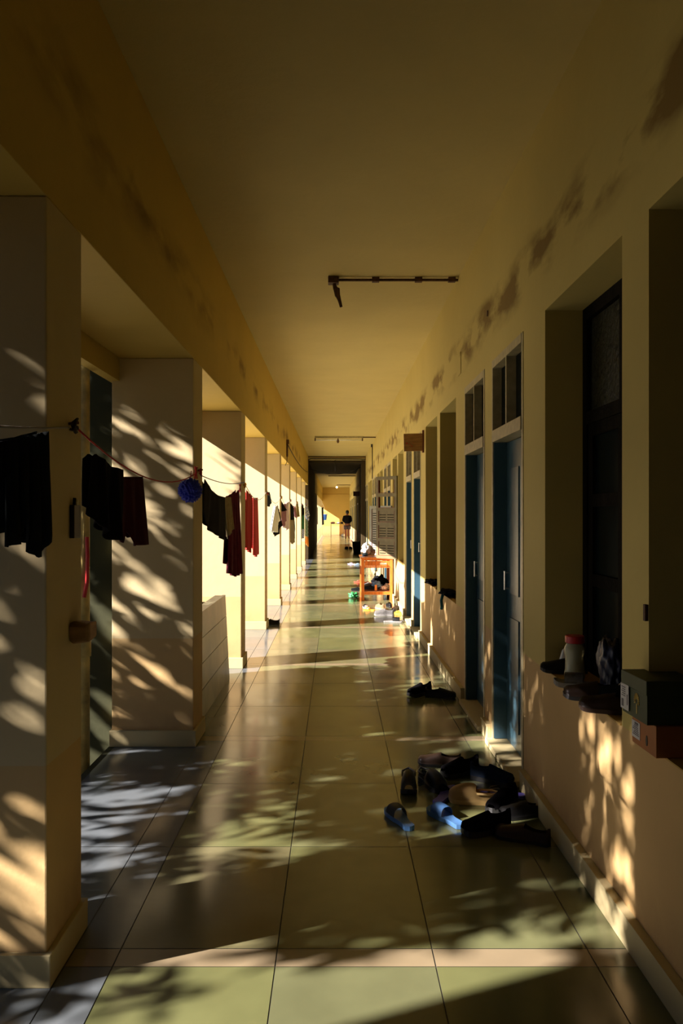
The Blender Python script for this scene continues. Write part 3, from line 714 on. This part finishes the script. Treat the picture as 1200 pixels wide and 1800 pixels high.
def shoe(kind, label, x, y, rz, sole, upper, Ln=.26, z=0, tilt=(0, 0), group='footwear left along the corridor', extra=None):
    nm = {'sneaker': 'sneaker', 'clog': 'clog', 'slide': 'slide_sandal', 'flip': 'flip_flop', 'leather': 'leather_shoe'}[kind]
    t = empty(nm, (x, y, z+.0015), R(rz), label, 'shoe' if kind in ('sneaker', 'clog', 'leather') else 'sandal', group)
    t.rotation_euler = (R(tilt[0]), R(tilt[1]), R(rz))
    so, up = shoe_mesh(kind, Ln)
    link('sole', so, M[sole], t); link('upper' if kind in ('sneaker', 'clog', 'leather') else 'strap', up, M[upper], t, True)
    if kind == 'sneaker':
        bm = bmesh.new()
        for q in range(4):
            yy = Ln*(.02+.05*q); zz = .088-.008*q-(.0 if q < 2 else .002*q); tube(bm, [(-.018, yy, zz-.004), (0, yy+.008, zz+.004), (.018, yy, zz-.004)], .0028, 5)
        link('laces', bm, M[extra or 'white'], t)
        if extra == 'white' or extra is None: pass
    if kind == 'clog':
        tb('heel_strap', [(-.034, -.02, .06), (-.036, -.09, .062), (0, -.142*Ln/.27*1, .066), (.036, -.09, .062), (.034, -.02, .06)], .006, M[upper], t)
    return t
def fl(px, py): p = at_z(px, py); return p.x, p.y
def S_(kind, label, px, py, rz, sole, upper, **k):
    x, y = fl(px, py); return shoe(kind, label, x, y, rz, sole, upper, **k)
S_('sneaker', 'black sneaker by the doors, left one of the lone dark pair', 738, 1222, 130, 'dark', 'black', extra='black')
S_('leather', 'black low shoe by the doors, right one of the lone dark pair', 774, 1226, 250, 'dark', 'dark')
S_('clog', 'black clog at the back left of the shoe heap, toe away', 718, 1385, 175, 'dark', 'dark')
S_('clog', 'second black clog, right beside the back left clog', 758, 1383, 200, 'dark', 'dark')
S_('sneaker', 'black trainer behind the clogs, next to the door', 809, 1362, 120, 'dark', 'black', extra='black')
S_('sneaker', 'dark shoe with a white tag beside the doorway', 864, 1376, 235, 'dark', 'navy', extra='white')
S_('leather', 'dark low shoe behind the two black clogs', 772, 1346, 80, 'dark', 'brownleather')
S_('flip', 'violet flip-flop between black clogs and tan clog', 783, 1402, 330, 'purple', 'black')
S_('clog', 'tan foam clog in the middle of the shoe heap', 832, 1412, 75, 'tan', 'tan')
S_('slide', 'blue slide sandal, left one of the pair nearest the viewer', 703, 1444, 18, 'bluesole', 'dark')
S_('slide', 'blue slide sandal, right one of the pair nearest the viewer', 784, 1442, 28, 'bluesole', 'bluesole')
S_('sneaker', 'dark sneaker at the near edge of the shoe heap', 855, 1464, 110, 'dark', 'black', extra='black')
S_('leather', 'dark shoe at the near right end of the shoe heap by the skirting', 918, 1478, 60, 'dark', 'brownleather')
S_('sneaker', 'black shoe behind the tan clog towards the wall', 884, 1421, 140, 'dark', 'black', extra='black')
S_('leather', 'dark shoe with a pale lining lying close to the skirting', 921, 1436, 100, 'dark', 'dark')
S_('flip', 'blue flip-flop half hidden behind the tan clog', 880, 1400, 80, 'purple', 'dark')
# group by the desk
S_('sneaker', 'large grey sneaker before the desk', 675, 1083, 85, 'grey', 'grey', Ln=.30)
S_('slide', 'dark grey slide sandal lying closest in front of the grey sneaker', 691, 1094, 262, 'grey', 'dark', Ln=.29)
S_('sneaker', 'beige sneaker seen end on behind the large grey one', 668, 1071, 20, 'beige', 'beige')
S_('leather', 'black shoe right of the beige sneaker', 684, 1067, 5, 'dark', 'dark')
S_('leather', 'black shoe nearest the skirting beside the desk', 697, 1073, 150, 'dark', 'brownleather')
S_('flip', 'yellow flip-flop by the skirting before the desk', 697, 1079, 240, 'yellow', 'yellow')
S_('slide', 'dark slide standing alone left of the grey sneaker', 644, 1070, 10, 'pink', 'dark', tilt=(0, 0))
S_('flip', 'orange flip-flop tip by the lone slide', 648, 1073, 70, 'yellow', 'orange_c', Ln=.2)
S_('leather', 'grey canvas shoe left of the desk', 628, 1039, 70, 'dark', 'charcoal')
S_('flip', 'red flip-flop sticking out left behind the desk', 632, 1024, 82, 'red', 'red')
S_('flip', 'second red flip-flop, seen below the desk', 648, 1026, 95, 'red', 'red')
S_('flip', 'lilac flip-flop on the floor beyond the desk', 618, 992, 70, 'lilac', 'lilac')
S_('flip', 'light blue flip-flop on the floor beyond the desk', 630, 993, 100, 'bluec', 'bluec')
S_('leather', 'black shoe at the foot of the fourth pillar', 475, 1098, 90, 'dark', 'dark')
S_('sneaker', 'black shoe left of the black bucket', 609, 965, 20, 'dark', 'black', extra='black', Ln=.29)
S_('sneaker', 'black shoe touching the black bucket', 616, 965, 340, 'dark', 'black', extra='black', Ln=.29)
shoe('leather', 'dark shoe at the front of the desk shelf', .62, 14.22, 60, 'dark', 'dark', z=.173)
shoe('sneaker', 'grey shoe at the left front of the desk shelf', .60, 14.50, 110, 'dark', 'grey', z=.173)
p = at_z(621, 1051); blob('green_plastic_bag', 'crumpled green plastic bag on the floor left of the desk', 'bag', (p.x, p.y, .001), (.075, .06, .05), mat('green_bag', (.03, .28, .08), .4), 21, amp=.7)

# ------------------------------------------------------------ things on the near sills
SZ = .7475
def sill(px, py, z=SZ): return at_z(px, py, z)
p = sill(1003, 1197)
t = empty('plastic_jar', (1.10, 3.66, SZ), 0, 'cloudy plastic jar with a red lid on the near window sill', 'jar')
bm = bmesh.new(); lathe(bm, [(.040, 0), (.046, .008), (.047, .03), (.043, .045), (.041, .10), (.046, .125), (.046, .145), (.038, .158), (.037, .17)], 28); link('jar_body', bm, M['jar'], t, True)
bm = bmesh.new(); lathe(bm, [(.040, .166), (.043, .168), (.043, .196), (.040, .20)], 28); link('lid', bm, M['redplastic'], t)
t = empty('leaning_bottle', (1.10, 3.83, SZ), 0, 'small pale bottle leaning behind the red-lidded jar', 'bottle')
bm = bmesh.new(); lathe(bm, [(.024, 0), (.026, .01), (.026, .09), (.012, .115), (.012, .13)], 16); o = link('bottle_body', bm, M['steel'], t, True); o.rotation_euler = (0, R(16), 0); o.location = (-.01, 0, .008)
bm = bmesh.new(); lathe(bm, [(.014, .13), (.014, .15)], 12); link('cap', bm, M['paper'], o)
shoe('leather', 'dark shoe at the far end of the near sill, toe over the edge', 1.09, 3.80, 80, 'dark', 'dark', z=SZ, Ln=.22)
shoe('slide', 'pale-soled sandal right of the jar, overhanging the sill', 1.075, 3.47, 70, 'grey', 'grey', z=SZ, Ln=.24)
shoe('leather', 'dark shoe in the middle of the near sill, overhanging', 1.055, 3.24, 75, 'dark', 'brownleather', z=SZ, Ln=.25)
shoe('leather', 'dark brown shoe at the near end of the near sill', 1.055, 3.03, 65, 'brownleather', 'brownleather', z=SZ, Ln=.25)
shoe('sneaker', 'dark shoe heaped behind the overhanging ones on the near sill', 1.13, 3.12, 20, 'dark', 'charcoal', z=SZ+.001, Ln=.24)
blob('blue_bag', 'dark blue plastic bag standing behind the jar on the near sill', 'bag', (1.16, 3.36, SZ), (.04, .09, .12), mat('dark_blue_bag', (.003, .008, .04), .4), 31, amp=.4)
blob('dark_cloth_bundle', 'dark bundle in the corner of the near window', 'bundle', (1.165, 3.02, SZ+.10), (.035, .08, .11), M['charcoal'], 33, amp=.4)
# far sill bits
for k, (yy, lab) in enumerate(((7.45, 'dark rag lying over the third visible sill, blue-green tail hanging'), (8.65, 'dark shoe rag on the fourth visible sill'))):
    o = blob('rag', lab, 'rag', (1.06, yy, SZ), (.07, .22, .03), M['black'], 41+k, amp=.6)
tb('rag_tail', [(-.06, -.05, .02), (-.075, -.05, -.04), (-.07, -.06, -.1), (-.075, -.055, -.12)], .014, mat('teal_cloth', (.01, .12, .16), .8), [x for x in col.objects if x.name.startswith('rag')][0])
# shoe boxes
t = empty('shoe_box', (1.145, 2.56, SZ), R(1), 'orange-brown shoe box with a white label, lower of the two on the near sill', 'box', 'shoe boxes on the near sill')
bm = bmesh.new(); box(bm, -.155, .0, -.095, .095, 0, .098, bev=.002); link('carton', bm, M['boxorange'], t)
bm = bmesh.new(); box(bm, -.1565, -.1552, .028, .094, .02, .075); lb = link('label', bm, M['paper'], t)
bm = bmesh.new()
for k in range(6): box(bm, -.1572, -.1566, .035+.002*k, .085-.006*(k % 3), .03+k*.006, .033+k*.006)
box(bm, -.1572, -.1566, .04, .07, .065, .072); link('print', bm, M['ink'], lb)
bm = bmesh.new(); tube(bm, [(-.1565, -.025, .035), (-.1552, -.025, .035)], .012, 16)
for v in bm.verts: v.co.z = .035+(v.co.z-.035)*1.4; v.co.y = -.025+(v.co.y+.025)*.6
link('finger_hole', bm, M['dark'], t)
t = empty('shoe_box', (1.125, 2.575, SZ+.0985), R(2), 'dark green shoe box with a golden tree mark, on top of the orange-brown one', 'box', 'shoe boxes on the near sill')
bm = bmesh.new(); box(bm, -.16, .0, -.095, .098, 0, .105, bev=.002); link('carton', bm, M['boxgreen'], t)
bm = bmesh.new(); box(bm, -.164, .003, -.099, .101, .092, .138, bev=.003); link('lid', bm, M['boxgreen'], t)
bm = bmesh.new(); box(bm, -.1655, -.1642, .035, .100, .012, .095); lb = link('label', bm, M['paper'], t)
bm = bmesh.new()
for k in range(5): box(bm, -.1662, -.1656, .06, .092-.005*(k % 2), .055+k*.007, .058+k*.007)
box(bm, -.1662, -.1656, .075, .092, .02, .045); box(bm, -.1662, -.1656, .042, .048, .03, .065); link('print', bm, M['ink'], lb)
bm = bmesh.new()
box(bm, -.1615, -.1602, -.022, -.016, .018, .05)
for k in range(15):
    a = R(-20+220*k/14); r0 = .008+.004*(k % 2); tube(bm, [(-.161, -.019+math.cos(a)*r0, .058+math.sin(a)*r0), (-.161, -.019+math.cos(a)*.02, .058+math.sin(a)*.026)], .0018, 5)
link('tree_mark', bm, M['gold'], t)

# small marks and hooks on the right wall
for (px_, py_, s, ll) in ((857, 551, .02, 'small dark hole plug high on the right wall between near window and door'),):
    p = at_x(px_, py_, XR); bm = bmesh.new(); tube(bm, [(XR-.0005, p.y, p.z), (XR-.006, p.y, p.z)], s, 10); tag(link('wall_plug', bm, M['rust']), ll, 'wall plug')
p = at_x(808, 640, XR); bm = bmesh.new(); box(bm, XR-.006, XR-.0005, p.y-.07, p.y+.07, p.z-.09, p.z+.09, bev=.002)
tag(link('junction_cover', bm, M['wall']), 'flat painted junction cover high on the right wall before the dark doors', 'junction cover')
p = at_x(1137, 1078, XR); bm = bmesh.new(); box(bm, XR-.012, XR-.0005, 2.632, 2.65, p.z-.025, p.z+.03, bev=.002); tag(link('hinge', bm, M['rust']), 'rusty hinge on the pier edge beside the near window', 'hinge')

# ------------------------------------------------------------ far end: person, table, buckets
def skin_fig(name, pts, edges, m, parent, sub=2):
    me = bpy.data.meshes.new(name); me.from_pydata([p[:3] for p in pts], edges, []); me.materials.append(m)
    o = bpy.data.objects.new(name, me); col.objects.link(o); o.parent = parent
    md = o.modifiers.new('skin', 'SKIN'); md.use_smooth_shade = True
    for i, v in enumerate(me.skin_vertices[0].data if me.skin_vertices else []): pass
    bpy.context.view_layer.update()
    if not me.skin_vertices:
        bpy.context.view_layer.objects.active = o
    for i, v in enumerate(me.skin_vertices[0].data):
        r = pts[i][3]; v.radius = r if isinstance(r, tuple) else (r, r)
    me.skin_vertices[0].data[0].use_root = True
    s = o.modifiers.new('sub', 'SUBSURF'); s.levels = sub; s.render_levels = sub
    return o
FY = 49.3
t = empty('person', (.745, FY, .001), 0, 'person in a black shirt and grey shorts standing with back turned, arms bent in front', 'person')
P = [(0, 0, .93, (.16, .11)), (0, -.01, 1.10, (.15, .11)), (0, -.01, 1.30, (.18, .12)), (0, 0, 1.42, (.13, .09)), (0, .01, 1.51, .062), (0, .03, 1.62, (.088, .095)), (0, .03, 1.72, (.072, .085)),
     (-.19, 0, 1.39, .07), (-.25, -.02, 1.15, .052), (-.14, .20, 1.09, .042), (-.07, .26, 1.12, .034),
     (.19, 0, 1.39, .07), (.25, -.02, 1.15, .052), (.14, .20, 1.09, .042), (.07, .26, 1.12, .034),
     (-.09, 0, .84, .10), (-.10, .02, .48, .072), (-.10, -.02, .28, .066), (-.10, 0, .08, .045), (-.11, .13, .035, (.045, .03)),
     (.09, 0, .84, .10), (.09, .02, .48, .072), (.10, -.02, .28, .066), (.10, 0, .08, .045), (.13, .13, .035, (.045, .03))]
E = [(0,1),(1,2),(2,3),(3,4),(4,5),(5,6),(3,7),(7,8),(8,9),(9,10),(3,11),(11,12),(12,13),(13,14),(0,15),(15,16),(16,17),(17,18),(18,19),(0,20),(20,21),(21,22),(22,23),(23,24)]
# five fingers on each hand
for sx, hnd in ((-1, 10), (1, 14)):
    bx_, by_, bz_ = P[hnd][:3]
    for f in range(4):
        a = len(P); P.append((bx_-sx*.03, by_+.03, bz_+.025-.016*f, .009)); P.append((bx_-sx*.055, by_+.015, bz_+.02-.016*f, .008)); E += [(hnd, a), (a, a+1)]
    a = len(P); P.append((bx_, by_-.01, bz_+.04, .010)); P.append((bx_-sx*.02, by_-.01, bz_+.055, .008)); E += [(hnd, a), (a, a+1)]
def fig_mesh(name, pts, edges, m, parent):
    me = bpy.data.meshes.new(name); bmx = bmesh.new(); lay = bmx.verts.layers.skin.verify()
    vs = []
    for i, p in enumerate(pts):
        v = bmx.verts.new(p[:3]); r = p[3]; v[lay].radius = r if isinstance(r, tuple) else (r, r); v[lay].use_root = (i == 0); vs.append(v)
    for a, b in edges: bmx.edges.new((vs[a], vs[b]))
    bmx.to_mesh(me); bmx.free(); me.materials.append(m)
    o = bpy.data.objects.new(name, me); col.objects.link(o); o.parent = parent
    md = o.modifiers.new('skin', 'SKIN'); md.use_smooth_shade = True
    s = o.modifiers.new('sub', 'SUBSURF'); s.levels = 2; s.render_levels = 2
    return o
fig_mesh('body', P, E, M['skin'], t)
fig_mesh('shirt', [(0, 0, .93, (.21, .15)), (0, -.01, 1.10, (.21, .15)), (0, -.01, 1.30, (.225, .155)), (0, 0, 1.43, (.15, .10)), (0, .005, 1.50, .08),
     (-.19, 0, 1.39, .095), (-.26, -.02, 1.16, .078), (-.15, .15, 1.08, .062), (.19, 0, 1.39, .095), (.26, -.02, 1.16, .078), (.15, .15, 1.08, .062)],
     [(0,1),(1,2),(2,3),(3,4),(3,5),(5,6),(6,7),(3,8),(8,9),(9,10)], M['black'], t)
fig_mesh('shorts', [(0, 0, .93, (.18, .13)), (-.10, 0, .82, (.125, .12)), (-.11, .015, .58, (.12, .11)), (.10, 0, .82, (.125, .12)), (.10, .015, .58, (.12, .11))], [(0,1),(1,2),(0,3),(3,4)], mat('grey_shorts_cloth', (.07, .05, .06), .9), t)
bm = bmesh.new(); bmesh.ops.create_icosphere(bm, subdivisions=3, radius=1)
for v in bm.verts: v.co = Vector((v.co.x*.105, v.co.y*.115+.015, v.co.z*.13+1.685))
bmesh.ops.delete(bm, geom=[v for v in bm.verts if v.co.y > .075 and v.co.z < 1.72], context='VERTS')
link('hair', bm, M['hair'], t, True)

t = empty('far_table', (.17, 54.5, 0), 0, 'thin-legged table with clothes on it near the far end wall', 'table')
bx('table_top', (-.48, .40, -.30, .30, .90, .925), M['oldwood'], t)
for sx in (-.46, .38):
    for sy in (-.28, .28): tb('leg', [(sx, sy, 0), (sx, sy, .899)], .014, M['rust'], t)
tb('rail', [(-.46, .28, .12), (.38, .28, .12)], .01, M['rust'], t)
blob('folded_cloth', 'dark cloth on the left end of the far table', 'cloth', (-.16, 54.3, .9255), (.16, .2, .06), M['mauve'], 51)
blob('folded_cloth', 'lilac cloth in the middle of the far table', 'cloth', (.22, 54.3, .9255), (.11, .2, .05), M['lilac'], 52)
blob('folded_cloth', 'black cloth on the right end of the far table', 'cloth', (.45, 54.4, .9255), (.10, .2, .06), M['black'], 53)
t = empty('hanging_bucket', (-.63, 48, 1.20), 0, 'bright blue bucket hanging from the line on the far left', 'bucket')
bm = bmesh.new(); lathe(bm, [(.10, 0), (.145, .33), (.16, .335), (.16, .35)], 20); link('bucket_body', bm, M['bluebucket'], t, True)
tb('handle', [(-.15, 0, .34), (-.1, 0, .52), (.0, 0, .60), (.1, 0, .52), (.15, 0, .34)], .008, M['steel'], t)
tb('rope', [(0, 0, .60), (-.05, 0, .8), (-.285, 0, 1.33)], .008, M['steel'], t)
p = at_z(628.5, 971)
t = empty('black_bucket', (p.x-.03, p.y, .001), 0, 'large black tub standing on the floor in the dark stretch', 'bucket')
bm = bmesh.new(); lathe(bm, [(.15, 0), (.19, .40), (.215, .41), (.215, .44), (.19, .44)], 20); link('tub_body', bm, M['dark'], t, True)
p = at_z(603, 944)
t = empty('white_pot', (p.x, p.y, .001), 0, 'round white pot standing on the floor by the person', 'pot')
bm = bmesh.new(); lathe(bm, [(.07, 0), (.13, .05), (.14, .13), (.10, .20), (.04, .23)], 18); link('pot_body', bm, M['white'], t, True)
tb('handle', [(.10, 0, .18), (.17, 0, .2), (.15, 0, .1), (.13, 0, .09)], .012, M['white'], t)
S_('flip', 'red-brown slipper on the floor beside the person', 619, 951, 80, 'maroon', 'maroon')
